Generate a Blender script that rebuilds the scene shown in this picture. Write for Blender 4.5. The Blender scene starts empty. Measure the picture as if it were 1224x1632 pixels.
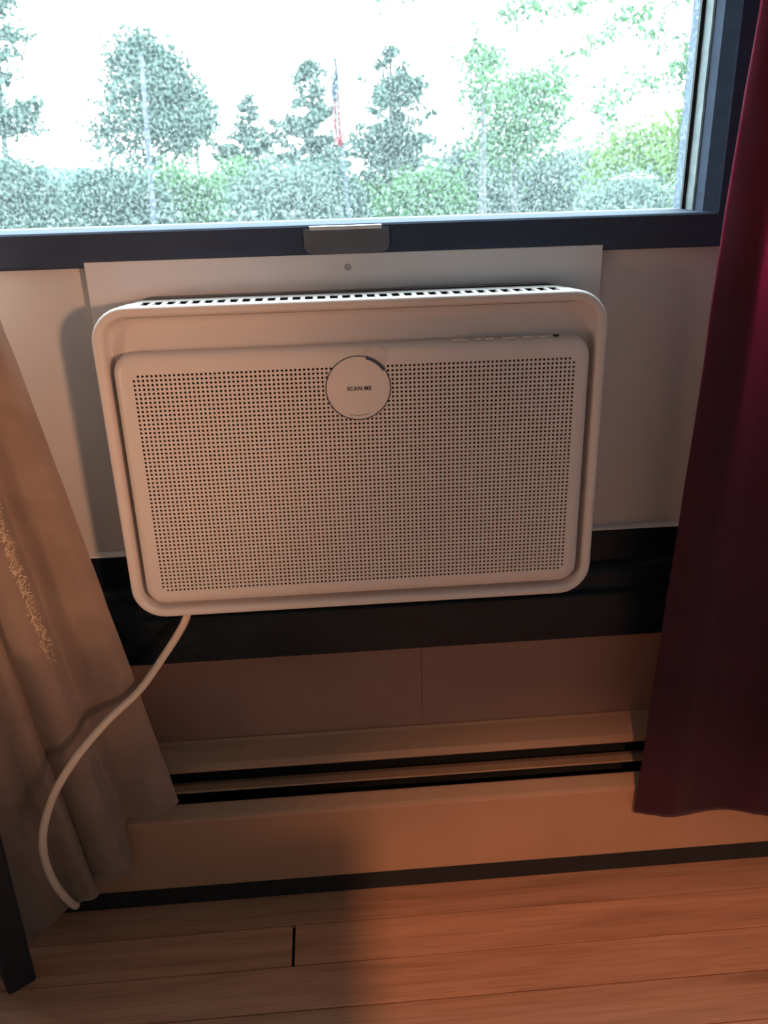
import bpy, bmesh, math, random
from mathutils import Vector, Matrix, noise
S = bpy.context.scene
COL = S.collection
R = random.Random(7)

# ---------------------------------------------------------------- camera
CX, CY, CZ, FPX = 0.25015, -0.89034, 0.95188, 1300.0
RT = Vector((0.996894, -0.073814, -0.027447))
UP = Vector((0.053030, 0.371535, 0.926903))
FW = Vector((0.058221, 0.925480, -0.374296))
CP = Vector((CX, CY, CZ))
cd = bpy.data.cameras.new('camera')
cd.sensor_fit = 'VERTICAL'; cd.sensor_height = 36.0; cd.lens = FPX / 1632 * 36
cd.clip_start = 0.02; cd.clip_end = 600
cd.dof.use_dof = True; cd.dof.focus_distance = 0.98; cd.dof.aperture_fstop = 9.5
cam = bpy.data.objects.new('camera', cd); COL.objects.link(cam)
m3 = Matrix((RT, UP, -FW)).transposed()
cam.matrix_world = Matrix.Translation(CP) @ m3.to_4x4()
S.camera = cam
S.view_settings.view_transform = 'Standard'; S.view_settings.look = 'None'
S.view_settings.gamma = 1.0; S.view_settings.use_curve_mapping = False
S.view_settings.exposure = 0.0
S.cycles.use_denoising = True
S.cycles.max_bounces = 8; S.cycles.diffuse_bounces = 4; S.cycles.transparent_max_bounces = 24
S.cycles.sample_clamp_indirect = 4.0

# ---------------------------------------------------------------- sky and lamps
W = bpy.data.worlds.new('sky'); S.world = W; W.use_nodes = True
bg = W.node_tree.nodes['Background']
bg.inputs[0].default_value = (0.78, 0.965, 1.0, 1); bg.inputs[1].default_value = 18.0

def lamp(name, kind, loc, target, energy, color, **kw):
    d = bpy.data.lights.new(name, kind); d.energy = energy; d.color = color
    for k, v in kw.items(): setattr(d, k, v)
    o = bpy.data.objects.new(name, d); COL.objects.link(o)
    o.location = loc
    o.rotation_euler = (Vector(target) - Vector(loc)).to_track_quat('-Z', 'Y').to_euler()
    return o
WARM = (1.0, 0.52, 0.27)
lamp('rear_lamp_light', 'SPOT', (0.2725, -2.60, 2.10), (0.50, -0.60, 0.0), 215.0, (1.0, 0.47, 0.25), spot_size=math.radians(25), spot_blend=0.55, shadow_soft_size=0.016)
lamp('reading_lamp_light', 'SPOT', (1.38, -1.90, 1.0), (-0.31, 0.09, 0.72), 115.0, (1.0, 0.52, 0.29), spot_size=math.radians(25), spot_blend=1.0, shadow_soft_size=0.09)
lamp('side_lamp_light', 'SPOT', (-1.15, -1.00, 0.62), (0.10, 0.0, 0.62), 26.0, (1.0, 0.50, 0.24), spot_size=math.radians(30), spot_blend=1.0, shadow_soft_size=0.12)
pd = bpy.data.lights.new('window_portal', 'AREA'); pd.shape = 'RECTANGLE'; pd.size = 2.75; pd.size_y = 1.2; pd.cycles.is_portal = True
po = bpy.data.objects.new('window_portal', pd); COL.objects.link(po); po.location = (0.3, 0.25, 1.5); po.rotation_euler = (math.radians(-90), 0, 0)

# ---------------------------------------------------------------- helpers
def at(px, py, Y):
    d = FW + (px - 612) / FPX * RT - (py - 816) / FPX * UP
    return CP + d * ((Y - CY) / d.y)
def node_mat(name):
    m = bpy.data.materials.new(name); m.use_nodes = True
    nt = m.node_tree
    return m, nt, nt.nodes['Principled BSDF']
def mat(name, col, rough=0.5, var=0.08, scale=12.0, bump=0.0, bscale=60.0, spec=0.5, stretch=None, metal=0.0, rand=0.0):
    m, nt, b = node_mat(name)
    N, L = nt.nodes, nt.links
    tc = N.new('ShaderNodeTexCoord'); src = tc.outputs['Object']
    if stretch:
        mp = N.new('ShaderNodeMapping'); mp.inputs['Scale'].default_value = stretch
        L.new(src, mp.inputs[0]); src = mp.outputs[0]
    nz = N.new('ShaderNodeTexNoise'); nz.inputs['Scale'].default_value = scale; nz.inputs['Detail'].default_value = 5
    L.new(src, nz.inputs['Vector'])
    rp = N.new('ShaderNodeValToRGB')
    rp.color_ramp.elements[0].position = 0.3; rp.color_ramp.elements[1].position = 0.7
    rp.color_ramp.elements[0].color = [c * (1 - var) for c in col] + [1]
    rp.color_ramp.elements[1].color = [min(1, c * (1 + var)) for c in col] + [1]
    L.new(nz.outputs['Fac'], rp.inputs[0]); out = rp.outputs[0]
    if rand:
        oi = N.new('ShaderNodeObjectInfo'); hs = N.new('ShaderNodeHueSaturation')
        mr = N.new('ShaderNodeMapRange'); mr.inputs['To Min'].default_value = 1 - rand; mr.inputs['To Max'].default_value = 1 + rand
        L.new(oi.outputs['Random'], mr.inputs[0]); L.new(mr.outputs[0], hs.inputs['Value']); L.new(out, hs.inputs['Color']); out = hs.outputs[0]
    L.new(out, b.inputs['Base Color'])
    b.inputs['Roughness'].default_value = rough; b.inputs['Specular IOR Level'].default_value = spec
    b.inputs['Metallic'].default_value = metal
    if bump:
        n2 = N.new('ShaderNodeTexNoise'); n2.inputs['Scale'].default_value = bscale; n2.inputs['Detail'].default_value = 4
        L.new(src, n2.inputs['Vector'])
        bp = N.new('ShaderNodeBump'); bp.inputs['Strength'].default_value = bump; bp.inputs['Distance'].default_value = 0.002
        L.new(n2.outputs['Fac'], bp.inputs['Height']); L.new(bp.outputs[0], b.inputs['Normal'])
    return m
def tag(o, label=None, cat=None, group=None, kind=None):
    if label: o['label'] = label
    if cat: o['category'] = cat
    if group: o['group'] = group
    if kind: o['kind'] = kind
    return o
def mesh_obj(name, verts, faces, m, parent=None, smooth=False, flip=False):
    me = bpy.data.meshes.new(name); me.from_pydata([tuple(v) for v in verts], [], faces); me.validate(); me.update()
    if m: me.materials.append(m)
    if smooth:
        for p in me.polygons: p.use_smooth = True
    o = bpy.data.objects.new(name, me); COL.objects.link(o)
    if parent: o.parent = parent
    return o
def bm_obj(name, bm, m, parent=None, smooth=False, normals=True):
    if normals: bmesh.ops.recalc_face_normals(bm, faces=bm.faces)
    me = bpy.data.meshes.new(name); bm.to_mesh(me); bm.free()
    if m: me.materials.append(m)
    if smooth:
        for p in me.polygons: p.use_smooth = True
    o = bpy.data.objects.new(name, me); COL.objects.link(o)
    if parent: o.parent = parent
    return o
def empty(name, loc=(0, 0, 0)):
    o = bpy.data.objects.new(name, None); COL.objects.link(o); o.location = loc; o.empty_display_size = 0.05
    return o
def box_into(bm, x0, x1, y0, y1, z0, z1, bev=0.0):
    r = bmesh.ops.create_cube(bm, size=1.0)
    for v in r['verts']:
        v.co = Vector(((x0 + x1) / 2 + v.co.x * (x1 - x0), (y0 + y1) / 2 + v.co.y * (y1 - y0), (z0 + z1) / 2 + v.co.z * (z1 - z0)))
    if bev:
        es = set(e for v in r['verts'] for e in v.link_edges)
        bmesh.ops.bevel(bm, geom=list(es), offset=bev, segments=2, profile=0.5, affect='EDGES')
def box(name, x0, x1, y0, y1, z0, z1, m, parent=None, bev=0.0):
    bm = bmesh.new(); box_into(bm, x0, x1, y0, y1, z0, z1, bev)
    return bm_obj(name, bm, m, parent)
def prism(name, prof, x0, x1, m, parent=None, axis='X', smooth=False):
    """profile = list of (y,z) extruded along X, or (x,y) extruded along Z."""
    n = len(prof); v = []
    for t in (x0, x1):
        for a, b in prof: v.append((t, a, b) if axis == 'X' else (a, b, t))
    f = [[i, (i + 1) % n, n + (i + 1) % n, n + i] for i in range(n)] + [list(range(n))[::-1], list(range(n, 2 * n))]
    bm = bmesh.new(); vs = [bm.verts.new(p) for p in v]
    for q in f: bm.faces.new([vs[i] for i in q])
    return bm_obj(name, bm, m, parent, smooth)
def tube(name, pts, rad, m, parent=None, n=12, sub=8):
    P = [Vector(p) for p in pts]; P = [P[0] * 2 - P[1]] + P + [P[-1] * 2 - P[-2]]
    path = []
    for i in range(1, len(P) - 2):
        for k in range(sub):
            t = k / sub; a, b, c, d = P[i - 1], P[i], P[i + 1], P[i + 2]
            path.append(0.5 * ((2 * b) + (c - a) * t + (2 * a - 5 * b + 4 * c - d) * t * t + (3 * b - a - 3 * c + d) * t ** 3))
    path.append(P[-2])
    vs, fs = [], []; ref = Vector((0.3, 1, 0.2)).normalized()
    for i, p in enumerate(path):
        t = (path[min(i + 1, len(path) - 1)] - path[max(i - 1, 0)]).normalized()
        a = t.cross(ref).normalized(); b = t.cross(a)
        rr = rad(i / (len(path) - 1)) if callable(rad) else rad
        for k in range(n):
            w = 2 * math.pi * k / n; vs.append(p + (a * math.cos(w) + b * math.sin(w)) * rr)
    for i in range(len(path) - 1):
        for k in range(n):
            fs.append([i * n + k, i * n + (k + 1) % n, (i + 1) * n + (k + 1) % n, (i + 1) * n + k])
    fs.append(list(range(n))[::-1]); fs.append([(len(path) - 1) * n + k for k in range(n)])
    return mesh_obj(name, vs, fs, m, parent, smooth=True)
def disc(name, c, r, y, th, m, parent=None, n=48, r_in=0.0, a0=0, a1=2 * math.pi):
    """flat round plate or ring facing -Y."""
    full = abs(a1 - a0 - 2 * math.pi) < 1e-6; k = n if full else n + 1
    v = []; f = []
    for yy in (y, y + th):
        for rr in ((r, r_in) if r_in else (r,)):
            for i in range(k):
                w = a0 + (a1 - a0) * i / n; v.append((c[0] + rr * math.cos(w), yy, c[1] + rr * math.sin(w)))
    if r_in:
        for i in range(n):
            j = (i + 1) % k
            f += [[i, j, k + j, k + i], [2 * k + i, 3 * k + i, 3 * k + j, 2 * k + j], [i, 2 * k + i, 2 * k + j, j], [k + i, k + j, 3 * k + j, 3 * k + i]]
    else:
        f = [list(range(n)), list(range(2 * n - 1, n - 1, -1))] + [[i, (i + 1) % n, n + (i + 1) % n, n + i] for i in range(n)]
    bm = bmesh.new(); vs = [bm.verts.new(p) for p in v]
    for q in f: bm.faces.new([vs[i] for i in q])
    return bm_obj(name, bm, m, parent)

# ---------------------------------------------------------------- materials
M_white = mat('white_board_paint', (0.64, 0.60, 0.60), 0.42, 0.02, 5, 0.05, 300)
M_insert = mat('white_insert_board', (0.64, 0.62, 0.64), 0.38, 0.02, 6, 0.03, 250)
M_wall = mat('painted_wall', (0.52, 0.48, 0.50), 0.7, 0.05, 4, 0.15, 90)
M_lower = mat('tan_lower_wall_paint', (0.27, 0.155, 0.12), 0.55, 0.05, 6, 0.08, 120)
M_heater = mat('tan_heater_enamel', (0.42, 0.24, 0.15), 0.38, 0.05, 7, 0.04, 160)
M_blk = mat('black_trim_gloss_paint', (0.006, 0.011, 0.019), 0.36, 0.3, 20, 0.15, 45, stretch=(1, 6, 6), spec=0.22)
M_frame = mat('flare_lifted_black_paint', (0.045, 0.058, 0.092), 0.8, 0.1, 14, 0.06, 60, spec=0.12, stretch=(1, 5, 5))  # black paint lifted towards blue, window flare put into its colour
M_ac = mat('white_ac_plastic', (0.66, 0.60, 0.595), 0.36, 0.015, 8, 0.03, 500)
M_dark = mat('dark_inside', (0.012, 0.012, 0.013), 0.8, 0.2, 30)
M_fil = mat('dark_filter_mesh', (0.03, 0.022, 0.02), 0.9, 0.5, 60)
M_grey = mat('plain_grey', (0.23, 0.22, 0.23), 0.9, 0.1, 80)  # even grey for the rear sleeve and the vent tray
M_cord = mat('white_cord_vinyl', (0.70, 0.56, 0.46), 0.4, 0.03, 30)
M_print = mat('dark_blue_print', (0.035, 0.05, 0.095), 0.5, 0.05, 40)
M_stick = mat('sticker_film', (0.70, 0.63, 0.62), 0.25, 0.02, 40)
M_tab = mat('clear_tab_film', (0.60, 0.545, 0.54), 0.15, 0.02, 40)
M_putty = mat('pale_glazing_putty', (0.16, 0.19, 0.21), 0.7, 0.2, 60, 0.5, 90)
M_lift = mat('grey_sash_lift_metal', (0.10, 0.105, 0.12), 0.32, 0.1, 40, 0.1, 200)
M_lip = mat('sky_shine_lip_metal', (0.55, 0.58, 0.60), 0.3, 0.05, 40)  # pale colour stands in for sky reflected on the lip
M_screw = mat('screw_steel', (0.30, 0.30, 0.32), 0.35, 0.1, 60, metal=0.6)
M_stool = mat('black_blue_stool_paint', (0.010, 0.016, 0.024), 0.5, 0.2, 20)
M_ceil = mat('ceiling_paint', (0.52, 0.50, 0.52), 0.8, 0.03, 5)
M_gap = mat('dark_floor_gap', (0.01, 0.009, 0.008), 0.9, 0.1, 20)  # near-black base showing in the joints between floor boards
M_cab = mat('shadow_dresser_wood', (0.10, 0.05, 0.03), 0.5, 0.3, 8, stretch=(1, 1, 8))
M_dust = mat('pale_dust', (0.75, 0.70, 0.66), 0.8, 0.05, 20)

def wood_mat():
    m, nt, b = node_mat('oak_floor_varnish'); N, L = nt.nodes, nt.links
    tc = N.new('ShaderNodeTexCoord'); oi = N.new('ShaderNodeObjectInfo')
    ad = N.new('ShaderNodeVectorMath'); ad.operation = 'ADD'
    sc = N.new('ShaderNodeVectorMath'); sc.operation = 'SCALE'; sc.inputs['Scale'].default_value = 7.0
    cx = N.new('ShaderNodeCombineXYZ'); L.new(oi.outputs['Random'], cx.inputs[0]); L.new(oi.outputs['Random'], cx.inputs[1]); L.new(oi.outputs['Random'], cx.inputs[2])
    L.new(cx.outputs[0], sc.inputs[0]); L.new(tc.outputs['Object'], ad.inputs[0]); L.new(sc.outputs[0], ad.inputs[1])
    mp = N.new('ShaderNodeMapping'); mp.inputs['Scale'].default_value = (2.2, 34, 10); L.new(ad.outputs[0], mp.inputs[0])
    n1 = N.new('ShaderNodeTexNoise'); n1.inputs['Scale'].default_value = 1.6; n1.inputs['Detail'].default_value = 6; n1.inputs['Distortion'].default_value = 0.9
    L.new(mp.outputs[0], n1.inputs['Vector'])
    mp2 = N.new('ShaderNodeMapping'); mp2.inputs['Scale'].default_value = (6, 260, 40); L.new(ad.outputs[0], mp2.inputs[0])
    n2 = N.new('ShaderNodeTexNoise'); n2.inputs['Scale'].default_value = 1.5; n2.inputs['Detail'].default_value = 3
    L.new(mp2.outputs[0], n2.inputs['Vector'])
    rp = N.new('ShaderNodeValToRGB'); e = rp.color_ramp.elements
    e[0].position = 0.25; e[0].color = (0.40, 0.185, 0.105, 1); e[1].position = 0.65; e[1].color = (0.62, 0.31, 0.185, 1)
    k = e.new(0.45); k.color = (0.53, 0.255, 0.148, 1)
    L.new(n1.outputs['Fac'], rp.inputs[0])
    r2 = N.new('ShaderNodeValToRGB'); r2.color_ramp.elements[0].position = 0.30; r2.color_ramp.elements[0].color = (0.72, 0.68, 0.65, 1); r2.color_ramp.elements[1].position = 0.5; r2.color_ramp.elements[1].color = (1, 1, 1, 1)
    L.new(n2.outputs['Fac'], r2.inputs[0])
    mx = N.new('ShaderNodeMixRGB'); mx.blend_type = 'MULTIPLY'; mx.inputs[0].default_value = 0.65
    L.new(rp.outputs[0], mx.inputs[1]); L.new(r2.outputs[0], mx.inputs[2])
    hs = N.new('ShaderNodeHueSaturation'); mr = N.new('ShaderNodeMapRange'); mr.inputs['To Min'].default_value = 0.82; mr.inputs['To Max'].default_value = 1.15
    L.new(oi.outputs['Random'], mr.inputs[0]); L.new(mr.outputs[0], hs.inputs['Value']); L.new(mx.outputs[0], hs.inputs['Color'])
    L.new(hs.outputs[0], b.inputs['Base Color'])
    b.inputs['Roughness'].default_value = 0.42
    bp = N.new('ShaderNodeBump'); bp.inputs['Strength'].default_value = 0.12; bp.inputs['Distance'].default_value = 0.001
    L.new(n2.outputs['Fac'], bp.inputs['Height']); L.new(bp.outputs[0], b.inputs['Normal'])
    return m
M_wood = wood_mat()

def cloth_mat(name, col, trans, tw, rough=0.8, wscale=900, damask=0.0, sheen=0.3):
    m, nt, b = node_mat(name); N, L = nt.nodes, nt.links
    out = N['Material Output']; tc = N.new('ShaderNodeTexCoord')
    nz = N.new('ShaderNodeTexNoise'); nz.inputs['Scale'].default_value = 9; nz.inputs['Detail'].default_value = 6; nz.inputs['Distortion'].default_value = 1.5
    L.new(tc.outputs['Object'], nz.inputs['Vector'])
    rp = N.new('ShaderNodeValToRGB'); v = 0.04 + damask
    rp.color_ramp.elements[0].position = 0.40; rp.color_ramp.elements[1].position = 0.58
    rp.color_ramp.elements[0].color = [c * (1 - v) for c in col] + [1]; rp.color_ramp.elements[1].color = [min(1, c * (1 + v)) for c in col] + [1]
    L.new(nz.outputs['Fac'], rp.inputs[0]); L.new(rp.outputs[0], b.inputs['Base Color'])
    b.inputs['Roughness'].default_value = rough; b.inputs['Specular IOR Level'].default_value = 0.25
    b.inputs['Sheen Weight'].default_value = sheen
    wv = N.new('ShaderNodeTexNoise'); wv.inputs['Scale'].default_value = wscale
    L.new(tc.outputs['Object'], wv.inputs['Vector'])
    ad = N.new('ShaderNodeMath'); ad.operation = 'ADD'
    L.new(wv.outputs['Fac'], ad.inputs[0]); L.new(nz.outputs['Fac'], ad.inputs[1])
    bp = N.new('ShaderNodeBump'); bp.inputs['Strength'].default_value = 0.25 + damask; bp.inputs['Distance'].default_value = 0.0015
    L.new(ad.outputs[0], bp.inputs['Height']); L.new(bp.outputs[0], b.inputs['Normal'])
    tr = N.new('ShaderNodeBsdfTranslucent'); tr.inputs[0].default_value = (*trans, 1)
    mx = N.new('ShaderNodeMixShader'); mx.inputs[0].default_value = tw
    L.new(b.outputs[0], mx.inputs[1]); L.new(tr.outputs[0], mx.inputs[2]); L.new(mx.outputs[0], out.inputs[0])
    return m
M_tan = cloth_mat('tan_damask_cloth', (0.34, 0.235, 0.19), (0.45, 0.30, 0.22), 0.22, damask=0.04)
M_red = cloth_mat('burgundy_cloth', (0.070, 0.022, 0.042), (0.66, 0.11, 0.24), 0.42, damask=0.02, sheen=0.15)
M_chen = mat('cream_chenille', (0.65, 0.50, 0.36), 0.9, 0.1, 60)

def glass_mat():
    m = bpy.data.materials.new('dusty_window_glass'); m.use_nodes = True; nt = m.node_tree; N, L = nt.nodes, nt.links
    N.clear(); out = N.new('ShaderNodeOutputMaterial'); tc = N.new('ShaderNodeTexCoord')
    t = N.new('ShaderNodeBsdfTransparent'); t.inputs[0].default_value = (0.95, 0.985, 0.975, 1)
    g = N.new('ShaderNodeBsdfGlossy'); g.inputs['Roughness'].default_value = 0.35
    dt = N.new('ShaderNodeBsdfTranslucent'); dt.inputs[0].default_value = (0.80, 0.93, 0.93, 1)
    f = N.new('ShaderNodeFresnel'); f.inputs[0].default_value = 1.35
    m1 = N.new('ShaderNodeMixShader'); L.new(f.outputs[0], m1.inputs[0]); L.new(t.outputs[0], m1.inputs[1]); L.new(g.outputs[0], m1.inputs[2])
    nz = N.new('ShaderNodeTexNoise'); nz.inputs['Scale'].default_value = 260; nz.inputs['Detail'].default_value = 5; L.new(tc.outputs['Object'], nz.inputs['Vector'])
    mr = N.new('ShaderNodeMapRange'); mr.inputs['From Min'].default_value = 0.42; mr.inputs['From Max'].default_value = 0.72
    mr.inputs['To Min'].default_value = 0.020; mr.inputs['To Max'].default_value = 0.11
    L.new(nz.outputs['Fac'], mr.inputs[0])
    m2 = N.new('ShaderNodeMixShader'); L.new(mr.outputs[0], m2.inputs[0]); L.new(m1.outputs[0], m2.inputs[1]); L.new(dt.outputs[0], m2.inputs[2])
    L.new(m2.outputs[0], out.inputs[0])
    return m
M_glass = glass_mat()
def drop_mat():
    m = bpy.data.materials.new('dried_water_drop'); m.use_nodes = True; nt = m.node_tree; N, L = nt.nodes, nt.links
    N.clear(); out = N.new('ShaderNodeOutputMaterial')
    t = N.new('ShaderNodeBsdfTransparent'); dt = N.new('ShaderNodeBsdfTranslucent'); dt.inputs[0].default_value = (0.92, 0.97, 0.97, 1)
    lw = N.new('ShaderNodeLayerWeight'); lw.inputs[0].default_value = 0.35
    mr = N.new('ShaderNodeMapRange'); mr.inputs['To Min'].default_value = 0.05; mr.inputs['To Max'].default_value = 0.20; L.new(lw.outputs['Facing'], mr.inputs[0])
    m2 = N.new('ShaderNodeMixShader'); L.new(mr.outputs[0], m2.inputs[0]); L.new(t.outputs[0], m2.inputs[1]); L.new(dt.outputs[0], m2.inputs[2])
    L.new(m2.outputs[0], out.inputs[0]); return m
M_drop = drop_mat()
def leaf_mat(name, col, tr):
    m, nt, b = node_mat(name); N, L = nt.nodes, nt.links; out = N['Material Output']
    tc = N.new('ShaderNodeTexCoord'); nz = N.new('ShaderNodeTexNoise'); nz.inputs['Scale'].default_value = 0.8; nz.inputs['Detail'].default_value = 4
    L.new(tc.outputs['Object'], nz.inputs['Vector'])
    rp = N.new('ShaderNodeValToRGB'); rp.color_ramp.elements[0].position = 0.35; rp.color_ramp.elements[1].position = 0.65
    rp.color_ramp.elements[0].color = [c * 0.65 for c in col] + [1]; rp.color_ramp.elements[1].color = [c * 1.35 for c in col] + [1]
    L.new(nz.outputs['Fac'], rp.inputs[0]); L.new(rp.outputs[0], b.inputs['Base Color']); b.inputs['Roughness'].default_value = 0.7
    t = N.new('ShaderNodeBsdfTranslucent'); t.inputs[0].default_value = (*tr, 1)
    mx = N.new('ShaderNodeMixShader'); mx.inputs[0].default_value = 0.4
    L.new(b.outputs[0], mx.inputs[1]); L.new(t.outputs[0], mx.inputs[2]); L.new(mx.outputs[0], out.inputs[0]); return m
M_pine = leaf_mat('pine_needles', (0.0163, 0.0385, 0.0326), (0.0207, 0.0481, 0.0385))
M_dec = leaf_mat('green_leaves', (0.0252, 0.0703, 0.0252), (0.0407, 0.1110, 0.0333))
M_lime = leaf_mat('yellow_green_leaves', (0.0481, 0.0962, 0.0163), (0.0888, 0.1554, 0.0222))
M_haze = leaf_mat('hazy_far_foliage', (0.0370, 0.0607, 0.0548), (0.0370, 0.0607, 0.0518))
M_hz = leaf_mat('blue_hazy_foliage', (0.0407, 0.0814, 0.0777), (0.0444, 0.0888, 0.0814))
M_bark = mat('grey_bark', (0.03, 0.032, 0.036), 0.9, 0.3, 6)
M_grass = mat('grass_ground', (0.03, 0.055, 0.022), 0.9, 0.3, 0.4)
M_hill = mat('blue_green_far_hill', (0.045, 0.075, 0.085), 1.0, 0.15, 0.08, spec=0.0)
M_pole = mat('pale_blue_pole_paint', (0.018, 0.023, 0.040), 0.8, 0.05, 4)
M_fr = mat('flag_red_cloth', (0.16, 0.008, 0.016), 0.8, 0.05, 10)
M_fw = mat('flag_white_cloth', (0.15, 0.14, 0.16), 0.8, 0.05, 10)
M_fb = mat('flag_blue_cloth', (0.018, 0.026, 0.065), 0.8, 0.05, 10)

# ---------------------------------------------------------------- the room
XL, XR, YF, ZC = -1.7, 2.0, -3.6, 2.45
YW = 0.09
tag(box('wall_left', XL - 0.1, XL, YF, YW + 0.2, -0.02, ZC, M_wall), kind='structure')
tag(box('wall_right', XR, XR + 0.1, YF, YW + 0.2, -0.02, ZC, M_wall), kind='structure')
tag(box('wall_front', XL - 0.1, XR + 0.1, YF - 0.1, YF, -0.02, ZC, M_wall), kind='structure')
tag(box('ceiling', XL - 0.1, XR + 0.1, YF - 0.1, YW + 0.2, ZC, ZC + 0.1, M_ceil), kind='structure')
WX0, WX1, WX2, WZ0, WZ1 = -1.05, 0.765, 1.64, 0.872, 2.13      # outside of the window frame
bm = bmesh.new()
box_into(bm, XL, WX0, YW + 0.002, YW + 0.2, 0, ZC); box_into(bm, WX2, XR, YW + 0.002, YW + 0.2, 0, ZC)
box_into(bm, WX0, WX2, YW + 0.002, YW + 0.2, 0, WZ0); box_into(bm, WX0, WX2, YW + 0.002, YW + 0.2, WZ1, ZC)
wb = tag(bm_obj('wall_back', bm, M_wall), kind='structure')
box('wall_panel', XL + 0.002, XR - 0.002, YW - 0.006, YW + 0.004, 0.515, 0.8735, M_white, wb, 0.0008)['label'] = 'smooth white painted board under the window'
for a, b_ in ((XL + 0.002, 0.3579), (0.3581, XR - 0.002)):
    box('wall_panel', a, b_, YW - 0.004, YW + 0.004, 0.002, 0.372, M_lower, wb, 0.0006)['label'] = 'tan painted board between the trim and the heater'

# floor boards
fl = tag(box('floor', XL, XR, YF, YW, -0.03, -0.006, M_gap), kind='structure')
PITCH = 0.0635
bmesh_cache = {}
def board(x0, x1, y0, y1):
    Lg = round(x1 - x0, 2)
    if Lg not in bmesh_cache:
        bm = bmesh.new(); box_into(bm, 0.0005, Lg - 0.0005, 0.0007, (y1 - y0) - 0.0007, -0.006, 0.0, 0.0005)
        bmesh.ops.recalc_face_normals(bm, faces=bm.faces)
        me = bpy.data.meshes.new('floor_board'); bm.to_mesh(me); bm.free(); me.materials.append(M_wood); bmesh_cache[Lg] = me
    o = bpy.data.objects.new('floor_board', bmesh_cache[Lg]); COL.objects.link(o); o.parent = fl; o.location = (x0, y0, 0)
for k in range(-1, 55):
    y1 = 0.0165 - PITCH * k; y0 = y1 - PITCH
    if y0 < YF: break
    if k == 1:
        cuts = [XL, -0.92, 0.163, 1.26, XR]
    elif k in (0, 2, 3):
        s = {0: -0.55, 2: -0.62, 3: -0.48}[k]; cuts = [XL, s, s + 1.62, XR]
    else:
        cuts = [XL]; x = XL + round(R.uniform(0.3, 1.1), 1)
        while x < XR - 0.25: cuts.append(x); x += R.choice((0.8, 1.0, 1.2))
        cuts.append(XR)
    for a, b_ in zip(cuts, cuts[1:]): board(a, b_, y0, y1)

# black moulded trim under the white board
tr = tag(prism('trim_1', [(YW, 0.369), (0.056, 0.369), (0.054, 0.371), (0.054, 0.4345), (0.0555, 0.437), (0.060, 0.4385), (0.062, 0.441), (0.063, 0.446), (0.064, 0.462), (0.066, 0.468), (0.070, 0.472),
     (0.0735, 0.4735), (0.075, 0.476), (0.075, 0.5175), (0.0765, 0.519), (YW, 0.519)], XL + 0.004, XR - 0.004, M_blk), 'black moulded wooden trim board below the white wall panel', kind='structure')
prism('caulk_bead', [(0.0755, 0.5188), (0.0765, 0.5212), (0.0838, 0.523), (0.0838, 0.5188)], XL + 0.006, XR - 0.006, M_dust, tr)['label'] = 'thin pale line along the top of the trim'

# ---------------------------------------------------------------- window
wn = empty('window_1', (0, 0.08, 0.872)); tag(wn, 'black framed window over the air conditioner, its glass spotted with rain', kind='structure')
def wpart(o): o.parent = wn; o.location = o.location - Vector((0, 0.08, 0.872)); return o
GX0, GX1, GZ0, GZ1, GY = -0.985, 0.6785, 0.9135, 2.05, 0.112
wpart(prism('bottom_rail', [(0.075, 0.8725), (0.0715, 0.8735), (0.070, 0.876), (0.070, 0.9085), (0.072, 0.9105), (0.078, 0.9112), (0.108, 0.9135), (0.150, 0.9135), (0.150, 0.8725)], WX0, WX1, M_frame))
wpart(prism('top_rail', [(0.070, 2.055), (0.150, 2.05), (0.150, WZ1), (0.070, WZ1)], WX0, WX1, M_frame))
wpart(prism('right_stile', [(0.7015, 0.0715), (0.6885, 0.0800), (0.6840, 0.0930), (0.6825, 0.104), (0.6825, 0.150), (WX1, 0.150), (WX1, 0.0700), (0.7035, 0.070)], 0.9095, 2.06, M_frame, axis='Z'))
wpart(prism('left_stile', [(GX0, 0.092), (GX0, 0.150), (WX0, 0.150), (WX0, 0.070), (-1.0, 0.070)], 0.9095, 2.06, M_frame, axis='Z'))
bm = bmesh.new()                                                   # ragged putty line down the right side of the pane
pr = []
for i in range(90):
    z = 0.9125 + 1.13 * i / 89; w = 0.0028 + 0.0012 * noise.noise(Vector((z * 60, 0, 0)))
    pr.append([bm.verts.new(p) for p in ((0.6835, 0.0925, z), (0.6825 - w * 0.3, 0.0935, z), (0.6800 - w * 0.35, 0.104, z), (0.6792 - w * 0.4, 0.1105, z), (0.6840, 0.1105, z))])
for a, b_ in zip(pr, pr[1:]):
    for k in range(5): bm.faces.new((a[k], a[(k + 1) % 5], b_[(k + 1) % 5], b_[k]))
wpart(bm_obj('putty', bm, M_putty))['label'] = 'ragged pale putty line along the right edge of the pane'
wpart(box('gasket', 0.6745, 0.6790, 0.1065, 0.1115, 0.9137, 2.05, M_dark))
gl = wpart(mesh_obj('glass', [(GX0 - .01, GY, GZ0 - .002), (GX1 + .006, GY, GZ0 - .002), (GX1 + .006, GY, GZ1 + .01), (GX0 - .01, GY, GZ1 + .01)], [(0, 1, 2, 3)], M_glass))
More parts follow.
